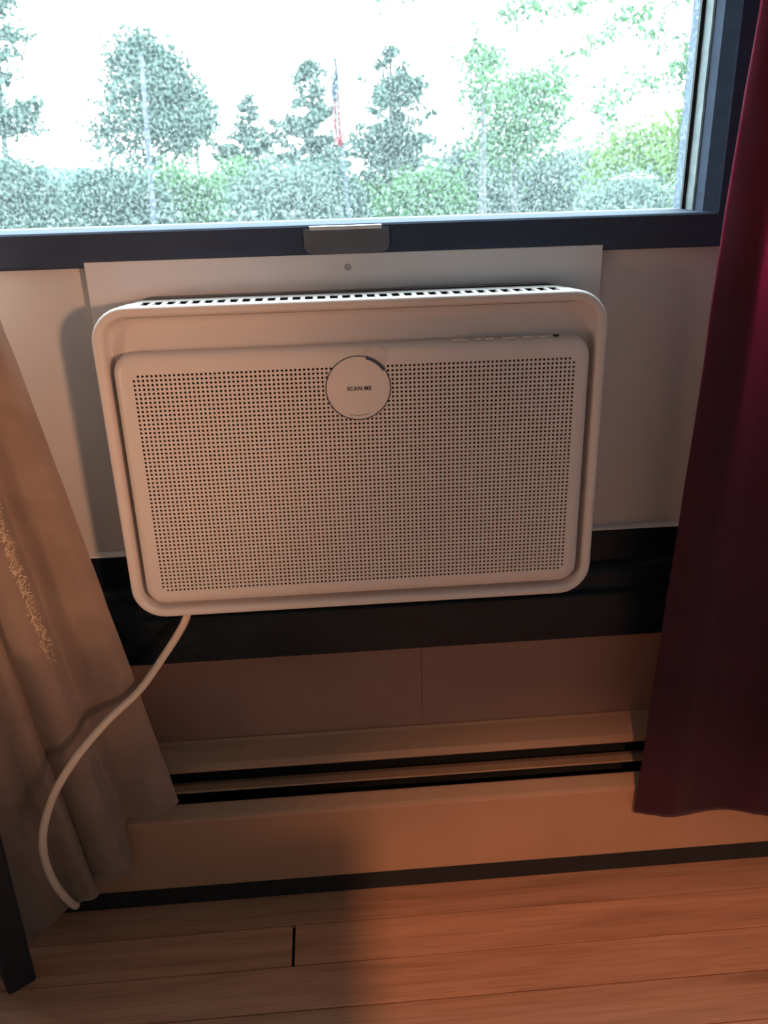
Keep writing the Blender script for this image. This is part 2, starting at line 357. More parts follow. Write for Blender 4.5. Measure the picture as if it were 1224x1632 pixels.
# rain: fine spots (stuff) and the larger drops above the sill, one by one
def dome(c, r, seg, squash, V, F):
    b0 = len(V); th = R.uniform(0, 6.28); el = R.uniform(0.9, 1.35)
    for q, (rr, yy) in enumerate(((1.0, 0.0), (0.72, 0.55))):
        for i in range(seg):
            w = th + 2 * math.pi * i / seg; V.append((c[0] + r * rr * math.cos(w), c[1] + r * yy * squash, c[2] + r * rr * el * math.sin(w)))
    V.append((c[0], c[1] + r * 0.75 * squash, c[2]))
    for i in range(seg):
        j = (i + 1) % seg; F += [[b0 + i, b0 + j, b0 + seg + j, b0 + seg + i], [b0 + seg + i, b0 + seg + j, b0 + 2 * seg]]
V, F = [], []
for i in range(7000):
    x = R.uniform(-0.16, GX1 - 0.004); h = R.random() ** 1.35 * 0.36; z = GZ0 + 0.002 + h
    if noise.noise(Vector((x * 12, 3, z * 12))) < -0.28: continue
    r = 0.0004 + 0.0014 * R.random() ** 2.6
    dome((x, GY + 0.0012, z), r, 5, 0.5, V, F)
for i in range(2500):
    x = R.uniform(GX0, GX1); z = R.uniform(GZ0, GZ1)
    dome((x, GY + 0.0012, z), 0.0003 + 0.0008 * R.random() ** 3, 5, 0.5, V, F)
o = wpart(mesh_obj('rain_spots', V, F, M_drop, smooth=True)); o['kind'] = 'stuff'
for px, py, r in ((84, 353, .0022), (106, 353, .002), (129, 353, .002), (167, 350, .0024), (215, 352, .0023), (251, 344, .0024), (262, 345, .0022), (286, 342, .0026), (328, 340, .0021), (341, 339, .0026), (373, 341, .0026), (405, 341, .0026), (454, 340, .0027), (467, 341, .0027), (476, 339, .0022), (538, 334, .0024), (559, 336, .0025), (621, 334, .0022), (750, 349, .0020), (858, 322, .0028), (884, 323, .0024), (930, 325, .0025), (157, 341, .0016), (310, 343, .0014), (360, 341, .0014), (790, 302, .0018), (806, 302, .0018), (883, 290, .0016), (1050, 318, .0016)):
    p = at(px, py, GY + 0.001); V, F = [], []
    dome((p.x, p.y, p.z), r * 1.25, 10, 0.45, V, F); wpart(mesh_obj('water_drop', V, F, M_drop, smooth=True))
# smear and the etched mark in the corner of the pane
def pstrip(name, segs, w, m):
    V, F = [], []
    for (x0, y0, x1, y1) in segs:
        a, b_ = at(x0, y0, GY - 0.0008), at(x1, y1, GY - 0.0008); d = (b_ - a); d.normalize(); n = Vector((-d.z, 0, d.x)) * w; k = len(V)
        for p in (a - n, b_ - n, b_ + n, a + n): V.append(p)
        for p in (a - n, b_ - n, b_ + n, a + n): V.append(p + Vector((0, -0.0003, 0)))
        F += [[k, k + 1, k + 2, k + 3], [k + 4, k + 7, k + 6, k + 5], [k, k + 4, k + 5, k + 1], [k + 2, k + 6, k + 7, k + 3]]
    return wpart(mesh_obj(name, V, F, m))
pstrip('smear', [(968, 285, 1044, 283), (980, 282, 1005, 277), (1003, 278, 1030, 277), (1010, 281, 1042, 281), (986, 284, 1010, 280), (1000, 275, 1022, 279), (1022, 276, 1043, 282)], 0.0006, M_drop)
em = [(1055, 304, 1074, 304), (1055, 303, 1074, 279), (1074, 303, 1076, 280), (1060, 301, 1070, 301), (1061, 300, 1070, 288), (1070, 301, 1071, 288), (1059, 304, 1077, 281)]
for i in range(11): em.append((1042 + i * 3.6, 315 - (i % 2), 1044.5 + i * 3.6, 314.5))
for i in range(16): em.append((1086.5 - i * 0.15, 310 - i * 3.8, 1086.7 - i * 0.15, 307.8 - i * 3.8))
pstrip('etched_mark', em, 0.00042, M_drop)['label'] = 'small pale triangle mark with tiny illegible print in the glass corner'
# the window beyond the right stile, mostly behind the burgundy curtain
w2 = empty('window_2', (1.2, 0.08, 0.872)); tag(w2, 'second black framed window, behind the burgundy curtain', kind='structure')
def w2part(o): o.parent = w2; o.location = o.location - Vector((1.2, 0.08, 0.872)); return o
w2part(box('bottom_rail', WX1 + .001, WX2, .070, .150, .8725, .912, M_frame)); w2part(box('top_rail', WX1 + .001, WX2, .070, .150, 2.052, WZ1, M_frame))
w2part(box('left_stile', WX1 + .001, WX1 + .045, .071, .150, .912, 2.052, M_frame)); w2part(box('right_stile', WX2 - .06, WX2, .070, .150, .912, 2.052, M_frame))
w2part(mesh_obj('glass', [(WX1 + .04, GY, .911), (WX2 - .055, GY, .911), (WX2 - .055, GY, 2.056), (WX1 + .04, GY, 2.056)], [(0, 1, 2, 3)], M_glass))
# lift handle on the rail
sl = bpy.data.objects.new('sash_lift', None)
rr = 0.010; prof = []
x0, x1, z0, z1 = 0.2300, 0.3255, 0.8795, 0.9065
for cx, cz, a in ((x1 - rr, z0 + rr, -90),):
    for k in range(7): w = math.radians(a + 15 * k); prof.append((cx + rr * math.cos(w), cz + rr * math.sin(w)))
prof += [(x1, z1), (x0, z1)]
for k in range(7): w = math.radians(180 + 15 * k); prof.append((x0 + rr + rr * math.cos(w), z0 + rr + rr * math.sin(w)))
bm = bmesh.new(); fr = [bm.verts.new((a, 0.0675, b_)) for a, b_ in prof]; bk = [bm.verts.new((a, 0.0705, b_)) for a, b_ in prof]
bm.faces.new(fr); bm.faces.new(bk[::-1])
for i in range(len(fr)): j = (i + 1) % len(fr); bm.faces.new((fr[i], fr[j], bk[j], bk[i]))
lf = wpart(bm_obj('sash_lift', bm, M_lift)); lf['label'] = 'dark grey metal lift plate with a top lip coloured pale for sky shine'
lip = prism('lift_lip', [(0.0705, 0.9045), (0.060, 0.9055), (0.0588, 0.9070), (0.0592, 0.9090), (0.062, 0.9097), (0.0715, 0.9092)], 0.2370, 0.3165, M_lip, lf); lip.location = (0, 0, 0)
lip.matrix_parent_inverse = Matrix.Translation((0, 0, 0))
for x in (0.2375, 0.3185):
    s = disc('screw', (x, 0.8895), 0.0022, 0.0668, 0.0008, M_lift, lf, 14)

# ---------------------------------------------------------------- exterior
gd = mesh_obj('ground', [(-120, 0.4, -3.6), (140, 0.4, -3.6), (140, 190, -3.6), (-120, 190, -3.6)], [(0, 1, 2, 3)], M_grass); tag(gd, 'green lawn beyond the window', kind='structure')
V, F = [], []; NX, NY = 90, 8
for j in range(NY):
    for i in range(NX):
        x = -110 + 240 * i / (NX - 1); px = 612 + 1300 * (x - 10) / 175
        hgt = 8.3 + 0.8 * noise.noise(Vector((x * .05, 1, 0))) + 0.7 * noise.noise(Vector((x * .3, 5, 0))) + 4.4 * math.exp(-((x + 56) / 22) ** 2) - 3.2
        V.append((x, 150 + j * 6, -3.6 + hgt * math.sin(math.pi * 0.5 * j / (NY - 1)) ** 0.7 * 1.0))
for j in range(NY - 1):
    for i in range(NX - 1): a = j * NX + i; F.append((a, a + 1, a + NX + 1, a + NX))
tag(mesh_obj('hills', V, F, M_hill, smooth=True), 'blue green hill on the horizon', kind='structure')

def leafcloud(pts, size, n_each, spread, rnd):
    V, F = [], []
    for p in pts:
        for _ in range(n_each):
            c = p + Vector((rnd.gauss(0, spread), rnd.gauss(0, spread), rnd.gauss(0, spread * 0.8)))
            a = Vector((rnd.uniform(-1, 1), rnd.uniform(-1, 1), rnd.uniform(-1, 1))).normalized()
            b_ = a.cross(Vector((rnd.uniform(-1, 1), rnd.uniform(-1, 1), rnd.uniform(-1, 1)))).normalized()
            s = size * rnd.uniform(0.6, 1.4); k = len(V)
            V += [c - a * s, c + b_ * s * 0.45, c + a * s, c - b_ * s * 0.45]; F.append((k, k + 1, k + 2, k + 3))
    return V, F
def trunk(root, base, top, r0, branches, name='trunk'):
    tr_ = tube(name, [base, (base + top) / 2 + Vector((0.05, 0, 0)), top], lambda t: r0 * (1 - 0.8 * t), M_bark, root, 8, 4)
    if branches:
        V, F = [], []
        for a, b_, r in branches:
            d = (b_ - a).normalized(); u = d.orthogonal().normalized(); w = d.cross(u); k = len(V)
            for q, rr in ((a, r), (b_, r * 0.3)):
                for i in range(5): t = 2 * math.pi * i / 5; V.append(q + (u * math.cos(t) + w * math.sin(t)) * rr)
            for i in range(5): j = (i + 1) % 5; F.append((k + i, k + j, k + 5 + j, k + 5 + i))
        mesh_obj('branches', V, F, M_bark, root)['kind'] = 'stuff'
GR = -3.6
def root_of(name, base): return empty(name, base)
def make_tree(kind, name, px, ptop, pbot, halfw, D, label, cat, m, seed, dens=1.0, group=None, lean=0.0, trunk_r=0.16, leafs=None, gaps=0.25):
    """px, ptop, pbot: where the crown stands in the view, turned into real size at distance D."""
    rnd = random.Random(seed); sc = D / FPX
    top = at(px, ptop, D); bot = at(px, pbot, D); base = Vector((bot.x + lean, D, GR)); rt = root_of(name, base)
    H = top.z - bot.z; hw = halfw * sc * 1.0; pts, br = [], []
    if kind == 'pine':
        nlev = max(7, int(H / (0.42 if H > 5 else .36)))
        for L_ in range(nlev):
            t = L_ / (nlev - 1); z = bot.z + H * t; rad = hw * 1.12 * (1.02 - t) ** 0.8 * rnd.uniform(0.7, 1.12) + 0.10
            if t < 0.12: rad *= 0.8
            for k in range(rnd.randint(4, 6)):
                w = rnd.uniform(0, 6.28); rr = rad * rnd.uniform(0.65, 1.12)
                a = Vector((top.x + (bot.x - top.x) * (1 - t), D, z)); d = Vector((math.cos(w), math.sin(w), rnd.uniform(0.0, 0.35)))
                e = a + d * rr; br.append((a, e, 0.045 * (1.2 - t)))
                ns = max(2, int(rr / 0.22))
                for s in range(ns):
                    f = (s + 1.2) / (ns + 0.2)
                    if rnd.random() > gaps: pts.append(a + d * rr * f + Vector((0, 0, rnd.uniform(-.02, 0.12))))
        V, F = leafcloud(pts, leafs or 0.11, int(30 * dens), 0.15, rnd)
    else:
        N_ = int(150 * dens)
        for _ in range(N_):
            for _t in range(20):
                u = Vector((rnd.uniform(-1, 1), rnd.uniform(-1, 1), rnd.uniform(-1, 1)))
                if u.length <= 1 and u.length > 0.35: break
            if kind == 'cone': w = min(1.0, 0.36 + 0.52 * (1 - u.z)) * (0.85 if u.z < -.8 else 1) + 0.08 * math.sin(u.z * 9)
            else: w = 1.0
            p = Vector((0.5 * (top.x + bot.x) + u.x * hw * w, D + u.y * hw * 0.7 * w, bot.z + H * (0.5 + 0.5 * u.z)))
            if noise.noise(p * 0.9 + Vector((seed, 0, 0))) < -gaps: continue
            pts.append(p)
        c = Vector((0.5 * (top.x + bot.x), D, bot.z + H * 0.25))
        for p in pts[::4]: br.append((c + (p - c) * 0.15, p, 0.035))
        V, F = leafcloud(pts, (leafs or 0.15) * 0.62, 60, 0.30 * min(1.3, hw / 1.8 + 0.3), rnd)
    base_inv = Matrix.Translation(-base)
    trunk(rt, base, Vector((top.x, D, bot.z + H * (0.92 if kind == 'pine' else 0.6))), trunk_r, br)
    mesh_obj('foliage', V, F, m, rt)['kind'] = 'stuff'
    for ch in rt.children: ch.matrix_parent_inverse = base_inv
    tag(rt, label, cat, group); return rt
make_tree('cone', 'leafy_tree', 240, 52, 275, 98, 36, 'tall broad tree behind the pale slanting pole', 'tree', M_pine, 11, 2.0, gaps=0.12, leafs=0.20)
make_tree('round', 'leafy_tree', 305, 118, 250, 34, 47, 'rounded green tree growing against the right side of the tall broad tree', 'tree', M_dec, 61, 0.6, gaps=0.3)
make_tree('pine', 'pine_tree', 396, 162, 285, 54, 45, 'small thin pine tree between the tall broad tree and the flag', 'tree', M_pine, 12, 1.5, gaps=0.2)
make_tree('pine', 'pine_tree', 493, 106, 290, 74, 40, 'open pine tree standing just left of the flag', 'tree', M_pine, 13, 1.4, gaps=0.2)
make_tree('pine', 'pine_tree', 622, 88, 285, 98, 34, 'tall pine tree standing just right of the flag', 'tree', M_pine, 14, 1.3, trunk_r=0.30, gaps=0.18)
make_tree('round', 'leafy_tree', 822, 105, 262, 80, 24, 'bright green leafy tree in front of the pines', 'tree', M_dec, 15, 1.25, gaps=0.05, leafs=0.12)
make_tree('round', 'leafy_tree', 770, 70, 170, 36, 20.5, 'loose top spray of a thin leafed tree above the bright green tree', 'tree', M_dec, 35, 0.16, gaps=0.3, leafs=0.10)
make_tree('pine', 'pine_tree', -20, -60, 300, 105, 26, 'pine tree cut by the left edge of the view', 'tree', M_pine, 16, 1.2, gaps=0.35)
make_tree('round', 'leafy_tree', 1030, 196, 330, 82, 18, 'yellow green bushy tree beside the right side of the frame', 'tree', M_lime, 17, 1.0, gaps=0.3, leafs=0.10)
make_tree('round', 'leafy_tree', 1120, 140, 330, 48, 15, 'taller yellow green tree half hidden by the right stile', 'tree', M_lime, 47, 0.6, gaps=0.3, leafs=0.10)
# near boughs hanging into the view from a tree close to the house
nt_ = root_of('overhanging_tree', (4.6, 7.0, GR)); rn = random.Random(5); pts, br = [], []
tubs = [((1180, 60), (1010, 60)), ((1180, 120), (930, 150)), ((1150, -40), (880, 90)), ((1100, -60), (760, 40)), ((1150, 150), (1060, 115)), ((880, 110), (900, 160)), ((760, -40), (600, 5)), ((1180, 20), (1060, 95)), ((960, 190), (930, 215)), ((760, 55), (745, 120)), ((830, -30), (805, 35)), ((950, 180), (980, 190)), ((1130, 90), (1080, 100))]
for (a, b_) in tubs:
    A, B = at(a[0], a[1], 7.0 + rn.uniform(-.3, .3)), at(b_[0], b_[1], 7.0 + rn.uniform(-.4, .4)); br.append((A, B, 0.010)); n_ = int((B - A).length / 0.042)
    for i in range(n_):
        f = (i + .5) / n_
        if noise.noise(Vector((f * 5, a[0] * .1, b_[1] * .1))) > -0.15: pts.append(A.lerp(B, f) + Vector((rn.gauss(0, .055), rn.gauss(0, .08), rn.gauss(0, .055))))
V, F = leafcloud(pts, 0.034, 16, 0.045, rn)
tk = tube('trunk', [(4.6, 7.0, GR), (4.7, 7.0, 0.5), (4.5, 7.1, 3.5)], 0.14, M_bark, nt_, 8, 4)
br += [(Vector((4.6, 7.0, 1.9 + .2 * i)), at(a[0], a[1], 7.0), 0.02) for i, (a, b_) in enumerate(tubs)]
V2, F2 = [], []
for a, b_, r in br:
    d = (b_ - a).normalized(); u = d.orthogonal().normalized(); w = d.cross(u); k = len(V2)
    for q, rr in ((a, r), (b_, r * 0.3)):
        for i in range(4): t = 2 * math.pi * i / 4; V2.append(q + (u * math.cos(t) + w * math.sin(t)) * rr)
    for i in range(4): j = (i + 1) % 4; F2.append((k + i, k + j, k + 4 + j, k + 4 + i))
mesh_obj('branches', V2, F2, M_bark, nt_)['kind'] = 'stuff'; mesh_obj('foliage', V, F, M_dec, nt_)['kind'] = 'stuff'
for ch in nt_.children: ch.matrix_parent_inverse = Matrix.Translation((-4.6, -7.0, -GR))
tag(nt_, 'near tree whose thin leafy boughs hang in the top right of the window', 'tree')
# lower belt of trees and bushes
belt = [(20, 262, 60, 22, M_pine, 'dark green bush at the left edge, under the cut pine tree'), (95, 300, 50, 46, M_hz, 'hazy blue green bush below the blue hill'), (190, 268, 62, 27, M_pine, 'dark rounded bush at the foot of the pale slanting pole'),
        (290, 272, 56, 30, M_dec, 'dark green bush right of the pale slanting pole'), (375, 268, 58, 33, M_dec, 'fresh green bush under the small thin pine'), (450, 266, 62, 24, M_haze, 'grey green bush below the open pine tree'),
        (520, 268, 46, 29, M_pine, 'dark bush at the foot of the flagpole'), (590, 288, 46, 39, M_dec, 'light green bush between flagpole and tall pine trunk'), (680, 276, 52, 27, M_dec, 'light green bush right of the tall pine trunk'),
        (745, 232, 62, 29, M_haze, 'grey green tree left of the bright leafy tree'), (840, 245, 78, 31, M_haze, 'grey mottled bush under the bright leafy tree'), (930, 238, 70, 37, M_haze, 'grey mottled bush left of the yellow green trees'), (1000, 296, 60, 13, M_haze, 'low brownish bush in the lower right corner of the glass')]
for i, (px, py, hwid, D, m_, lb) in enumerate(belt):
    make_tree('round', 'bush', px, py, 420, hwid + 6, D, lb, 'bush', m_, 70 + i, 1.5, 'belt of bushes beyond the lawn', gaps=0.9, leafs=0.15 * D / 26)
# pale slanting pole, flagpole, flag
def pole(name, p0, p1, D, r, label, cat):
    a, b_ = at(p0[0], p0[1], D), at(p1[0], p1[1], D); d = (a - b_); base = b_ + d * ((GR - b_.z) / d.z)
    o = tube(name, [base, (a + base) / 2, a], lambda t: r * (1 - .35 * t), M_pole, None, 12, 3); return tag(o, label, cat)
pole('pole', (225, 88), (244, 340), 15, 0.055, 'pale blue grey pole in front of the tall broad tree', 'pole')
fp = empty('flagpole'); fo = pole('shaft', (534, 96), (556, 345), 22, 0.05, None, None); fo.parent = fp
bm = bmesh.new(); bmesh.ops.create_uvsphere(bm, u_segments=10, v_segments=8, radius=0.07); tp = at(534, 95, 22)
for v in bm.verts: v.co += tp
bm_obj('finial', bm, M_pole, fp, True); tag(fp, 'thin pale flagpole carrying a limp flag', 'flagpole')
# limp flag, folded on itself: left outline and right outline of the hanging cloth
fl_l = [(535, 98), (531, 120), (527, 142), (529.5, 165), (528, 190), (530, 218), (539, 231)]
fl_r = [(537.5, 98), (540, 120), (541.5, 142), (544, 165), (546.5, 190), (549, 212), (547, 234)]
def lerp_line(Ls, t):
    f = t * (len(Ls) - 1); i = min(int(f), len(Ls) - 2); f -= i; return (Ls[i][0] * (1 - f) + Ls[i + 1][0] * f, Ls[i][1] * (1 - f) + Ls[i + 1][1] * f)
NU, NV = 16, 40; grid = []
for j in range(NV + 1):
    a = lerp_line(fl_l, j / NV); b_ = lerp_line(fl_r, j / NV)
    grid.append([at(a[0] * (1 - i / NU) + b_[0] * i / NU, a[1] * (1 - i / NU) + b_[1] * i / NU + 1.5 * math.sin(i), 21.93 - 0.05 * math.sin(i * 1.4 + j * 0.1)) for i in range(NU + 1)])
fg = empty('flag')
def flagpart(name, test, m):
    V, F = [], []
    for j in range(NV):
        for i in range(NU):
            if test(i, j): k = len(V); V += [grid[j][i], grid[j][i + 1], grid[j + 1][i + 1], grid[j + 1][i]]; F.append((k, k + 1, k + 2, k + 3))
    o = mesh_obj(name, V, F, m, fg)
    if name != 'canton': o['kind'] = 'stuff'
isblue = lambda i, j: j < 14 or (j < 19 and i < 9)
stripe = lambda i, j: ((i + j // 9) // 3) % 2 == 0 or j > 33
flagpart('canton', isblue, M_fb); flagpart('red_stripes', lambda i, j: not isblue(i, j) and stripe(i, j), M_fr); flagpart('white_stripes', lambda i, j: not isblue(i, j) and not stripe(i, j), M_fw)
for k in range(7):                                                   # pale stars in the folded canton
    p = grid[2 + k * 2][3 + (k * 4) % 10] + Vector((0, -0.04, 0)); V = []; 
    for i in range(10): w = math.pi / 2 + i * math.pi / 5; r_ = 0.035 if i % 2 == 0 else 0.015; V.append(p + Vector((r_ * math.cos(w), 0, r_ * math.sin(w))))
    mesh_obj('star', V, [tuple(range(10))], M_fw, fg)
tag(fg, 'limp red, white and blue striped flag hanging down its pole', 'flag')

# ---------------------------------------------------------------- white insert board with its screw
ib = box('insert_board', -0.0135, 0.571, 0.0790, 0.0838, 0.600, 0.8790, M_insert, None, 0.0006)
for v in ib.data.vertices:
    if v.co.z > 0.8765 + 0 and v.co.y > 0.07: pass
ib.location = (0, -0.0095, 0)
tag(ib, 'smooth white insert board behind and above the air conditioner', 'board')
sc_ = disc('screw', (0.2778, 0.8645), 0.0038, 0.0678, 0.0014, M_screw, ib, 24, 0.0022); sc_.location = (0, 0.0105, 0)
s2 = disc('screw_recess', (0.2778, 0.8645), 0.0024, 0.0684, 0.0008, M_insert, sc_, 18); s3 = disc('screw_socket', (0.2778, 0.8645), 0.0009, 0.0680, 0.0008, M_dark, sc_, 8)
sc_['label'] = 'round steel screw head'
for s in (s2, s3): s.name = s.name

# ---------------------------------------------------------------- air conditioner
AX0, AX1, AZ0, AZ1 = 0.0, 0.56, 0.4682, 0.8382
ac = empty('air_conditioner', (0.28, 0.04, 0.4682))
def ap(o): o.parent = ac; o.matrix_parent_inverse = Matrix.Translation((-0.28, -0.04, -0.4682)); return o
def rrect(x0, x1, z0, z1, r, y, topxs=None, nc=8, ns=10, nv=8):
    P = []
    def arc(cx, cz, a0):
        for k in range(nc + 1): w = math.radians(a0 - 90 * k / nc); P.append(Vector((cx + r * math.cos(w), y, cz + r * math.sin(w))))
    arc(x0 + r, z1 - r, 180)                                       # left side up to the top left
    if topxs is None: xs = [x0 + r + (x1 - x0 - 2 * r) * i / ns for i in range(1, ns)]
    else: xs = topxs
    for x in xs: P.append(Vector((x, y, z1)))
    arc(x1 - r, z1 - r, 90)
    for i in range(1, nv): P.append(Vector((x1, y, z1 - r - (z1 - z0 - 2 * r) * i / nv)))
    arc(x1 - r, z0 + r, 0)
    for i in range(1, ns): P.append(Vector((x1 - r - (x1 - x0 - 2 * r) * i / ns, y, z0)))
    arc(x0 + r, z0 + r, -90)
    for i in range(1, nv): P.append(Vector((x0, y, z0 + r + (z1 - z0 - 2 * r) * i / nv)))
    return P
def loft(name, rings, m, parent=None, skip=None, cap=None, smooth=True, flat_edges=False):
    n = len(rings[0]); V = [p for r in rings for p in r]; F = []
    for a in range(len(rings) - 1):
        for i in range(n):
            if skip and skip(a, i): continue
            j = (i + 1) % n; F.append((a * n + i, a * n + j, (a + 1) * n + j, (a + 1) * n + i))
    if cap == 'end': F.append(tuple(range((len(rings) - 1) * n, len(rings) * n)))
    bm = bmesh.new(); vs = [bm.verts.new(p) for p in V]
    for f in F: bm.faces.new([vs[i] for i in f])
    return bm_obj(name, bm, m, parent, smooth)
def ins(d, r, y, **k): return rrect(AX0 + d, AX1 - d, AZ0 + d, AZ1 - d, r, y, **k)
# front bezel: rounded lip and the dished recess
ap(loft('bezel', [ins(0.0000, .038, .006), ins(0.0002, .038, .0030), ins(0.0014, .037, .0008), ins(0.0036, .035, .0), ins(.0078, .031, .0002), ins(.0100, .029, .0016), ins(.0116, .0275, .0050), ins(.0126, .0265, .0110),
      rrect(AX0 + .0134, AX1 - .0134, AZ0 + .0134, AZ1 - .0145, .026, .0165), rrect(AX0 + .0148, AX1 - .0148, AZ0 + .0148, AZ1 - .0190, .025, .0205), rrect(AX0 + .0165, AX1 - .0165, AZ0 + .0165, AZ1 - .0270, .024, .0215),
      rrect(AX0 + .022, AX1 - .022, AZ0 + .022, AZ1 - .046, .022, .0165), rrect(AX0 + .03, AX1 - .03, AZ0 + .03, AZ1 - .056, .02, .0160)], M_ac))
# side shell with the slotted top
N_SL = 34; xs0, xs1 = 0.0505, 0.5095; pt = (xs1 - xs0) / N_SL; txs = []
for i in range(N_SL):
    a = xs0 + pt * i; txs += [a + pt * 0.18, a + pt * 0.82]
NCR = 9
def sh(d, dz, r, y): return rrect(AX0 + d, AX1 - d, AZ0 + dz, AZ1, r, y, topxs=txs)
def slot_skip(a, i):
    k = i - NCR
    return a in (1,) and 0 <= k < 2 * N_SL and k % 2 == 0
ap(loft('housing', [sh(0, 0, .038, .006), sh(.0003, .0003, .038, .0095), sh(.0045, .003, .040, .0330), sh(.010, .008, .040, .0420), sh(.016, .012, .034, .0560)], M_ac, None, slot_skip, None))
# slot side walls: thin louvre webs under the top
bmw = bmesh.new()
for i in range(N_SL + 1):
    a = xs0 + pt * i; box_into(bmw, a - pt * 0.17, a + pt * 0.17, .0096, .0329, AZ1 - .008, AZ1 - .0003)
ap(bm_obj('top_vent_webs', bmw, M_ac))['kind'] = 'stuff'
ap(box('vent_tray', 0.03, 0.53, .0095, .05, AZ1 - .013, AZ1 - .009, M_grey))
ap(loft('rear_sleeve', [rrect(.028, .532, AZ0 + .012, AZ1 + .0015, .028, .0555), rrect(.030, .530, AZ0 + .014, AZ1 + .0018, .028, .0692)], M_grey, cap='end', smooth=False))
# raised front panel
PX0, PX1, PZ0, PZ1 = 0.0180, 0.5420, 0.4868, 0.7895
HX0, HX1, HZ0, HZ1 = 0.0400 - .0024, 0.5225 + .0024, 0.5075 - .0024, 0.7655 + .0024
def pr_(d, r, y): return rrect(PX0 + d, PX1 - d, PZ0 + d, PZ1 - d, r, y)
fp_ = ap(loft('front_panel', [pr_(.0006, .022, .0200), pr_(0, .0225, .0060), pr_(.0007, .022, .0025), pr_(.0025, .020, -.0008), pr_(.0055, .018, -.0030), pr_(.0095, .015, -.0042), pr_(.0140, .011, -.0046), rrect(HX0, HX1, HZ0, HZ1, .0006, -.0046)], M_ac))
# perforated grille, every hole cut through
NCOL, NROW = 101, 54; cw, chh = (HX1 - HX0) / NCOL, (HZ1 - HZ0) / NROW; rad = 0.00148
V, F = [], []; idx = {}
def gv(i, j):
    if (i, j) not in idx: idx[(i, j)] = len(V); V.append((HX0 + i * cw / 2, -.0046, HZ0 + j * chh / 2))
    return idx[(i, j)]
for c in range(NCOL):
    for r_ in range(NROW):
        i0, j0 = 2 * c, 2 * r_; o8 = [gv(i0 + a, j0 + b_) for a, b_ in ((2, 1), (2, 2), (1, 2), (0, 2), (0, 1), (0, 0), (1, 0), (2, 0))]
        if (c in (0, NCOL - 1)) and (r_ in (0, NROW - 1)):
            F.append(tuple(o8)); continue
        x, z = HX0 + (c + .5) * cw, HZ0 + (r_ + .5) * chh; k = len(V)
        for yy in (-.0046, -.0030):
            for q in range(8): w = math.pi / 4 * q; V.append((x + rad * math.cos(w), yy, z + rad * math.sin(w)))
        for q in range(8):
            p = (q + 1) % 8; F.append((o8[q], o8[p], k + p, k + q)); F.append((k + q, k + p, k + 8 + p, k + 8 + q))
bm = bmesh.new(); vs = [bm.verts.new(p) for p in V]
for f in F: bm.faces.new([vs[i] for i in f])
g_ = bm_obj('perforated_grille', bm, M_ac, None, normals=False); ap(g_); g_['label'] = 'white grille of small round holes in straight rows'
ap(box('filter', HX0 - .004, HX1 + .004, .0010, .0030, HZ0 - .004, HZ1 + .004, M_fil))['label'] = 'dark filter seen through the holes'
# bars shaped to imitate broken glints, plus a dark nub, over the panel
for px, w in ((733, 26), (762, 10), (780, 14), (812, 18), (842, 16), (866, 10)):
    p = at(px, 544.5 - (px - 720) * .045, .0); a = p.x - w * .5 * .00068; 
    ap(box('glint_bar', a, a + w * .00068, -.0002, .0075, PZ1 - .0004, PZ1 + .0012, M_ac, None, .0003))
p = at(887, 537, 0); ap(box('joint_nub', p.x - .0028, p.x + .0028, -.0002, .004, PZ1, PZ1 + .0018, M_dark, None, .0003))['label'] = 'small dark nub'
# round sticker (its square code is left out), ring and words
SC = (0.2815, 0.7425)
st = ap(disc('sticker', SC, 0.0358, -.00495, .0003, M_stick, None, 72)); st['label'] = 'round pale sticker with a dark ring and the words SCAN ME'
ring = disc('ring', SC, 0.0361, -.00525, .0003, M_print, st, 72, 0.0350)
arc_ = disc('thick_arc', SC, 0.0366, -.00535, .0003, M_print, st, 24, 0.0330, math.radians(33), math.radians(74))
arc2 = disc('fine_arc', SC, 0.0312, -.00525, .0002, M_print, st, 20, 0.0307, math.radians(250), math.radians(292))
tb = ap(disc('clear_tab', (0.3015, 0.7740), 0.0128, -.00485, .0001, M_tab, None, 36)); tb['label'] = 'clear round pull tab at the top right of the sticker'
cu = bpy.data.curves.new('lettering', 'FONT'); cu.body = 'SCAN ME'; cu.size = 0.0063; cu.align_x = 'CENTER'; cu.align_y = 'CENTER'; cu.extrude = 0.0001; cu.offset = 0.00010; cu.space_character = 1.06
cu.materials.append(M_print); tmp = bpy.data.objects.new('lettering_curve', cu); COL.objects.link(tmp); bpy.context.view_layer.update()
me = bpy.data.meshes.new_from_object(tmp.evaluated_get(bpy.context.evaluated_depsgraph_get())); bpy.data.objects.remove(tmp); me.name = 'lettering'
to = bpy.data.objects.new('lettering', me); COL.objects.link(to)
to.location = (SC[0] + .001, -.00535, SC[1] - .0005); to.rotation_euler = (math.radians(90), 0, 0); to.parent = st
tag(ac, 'white window air conditioner with a round sticker, set in the white board', 'air conditioner')
# power cord
cordp = [(0.066, 0.034, 0.484), at(297, 984, 0.030), at(284, 1010, 0.024), at(258, 1050, 0.010), at(222, 1100, -0.012), at(170, 1150, -0.045), at(124, 1204, -0.070), at(88, 1262, -0.085), at(70, 1318, -0.092), at(70, 1362, -0.092), at(84, 1402, -0.085), at(104, 1430, -0.068), at(119, 1443, -0.050), at(122, 1441, -0.030)]
tc_ = tube('power_cord', cordp, 0.0049, M_cord, None, 14, 8); ap(tc_); tc_['label'] = 'cream power cord looping down to the floor'

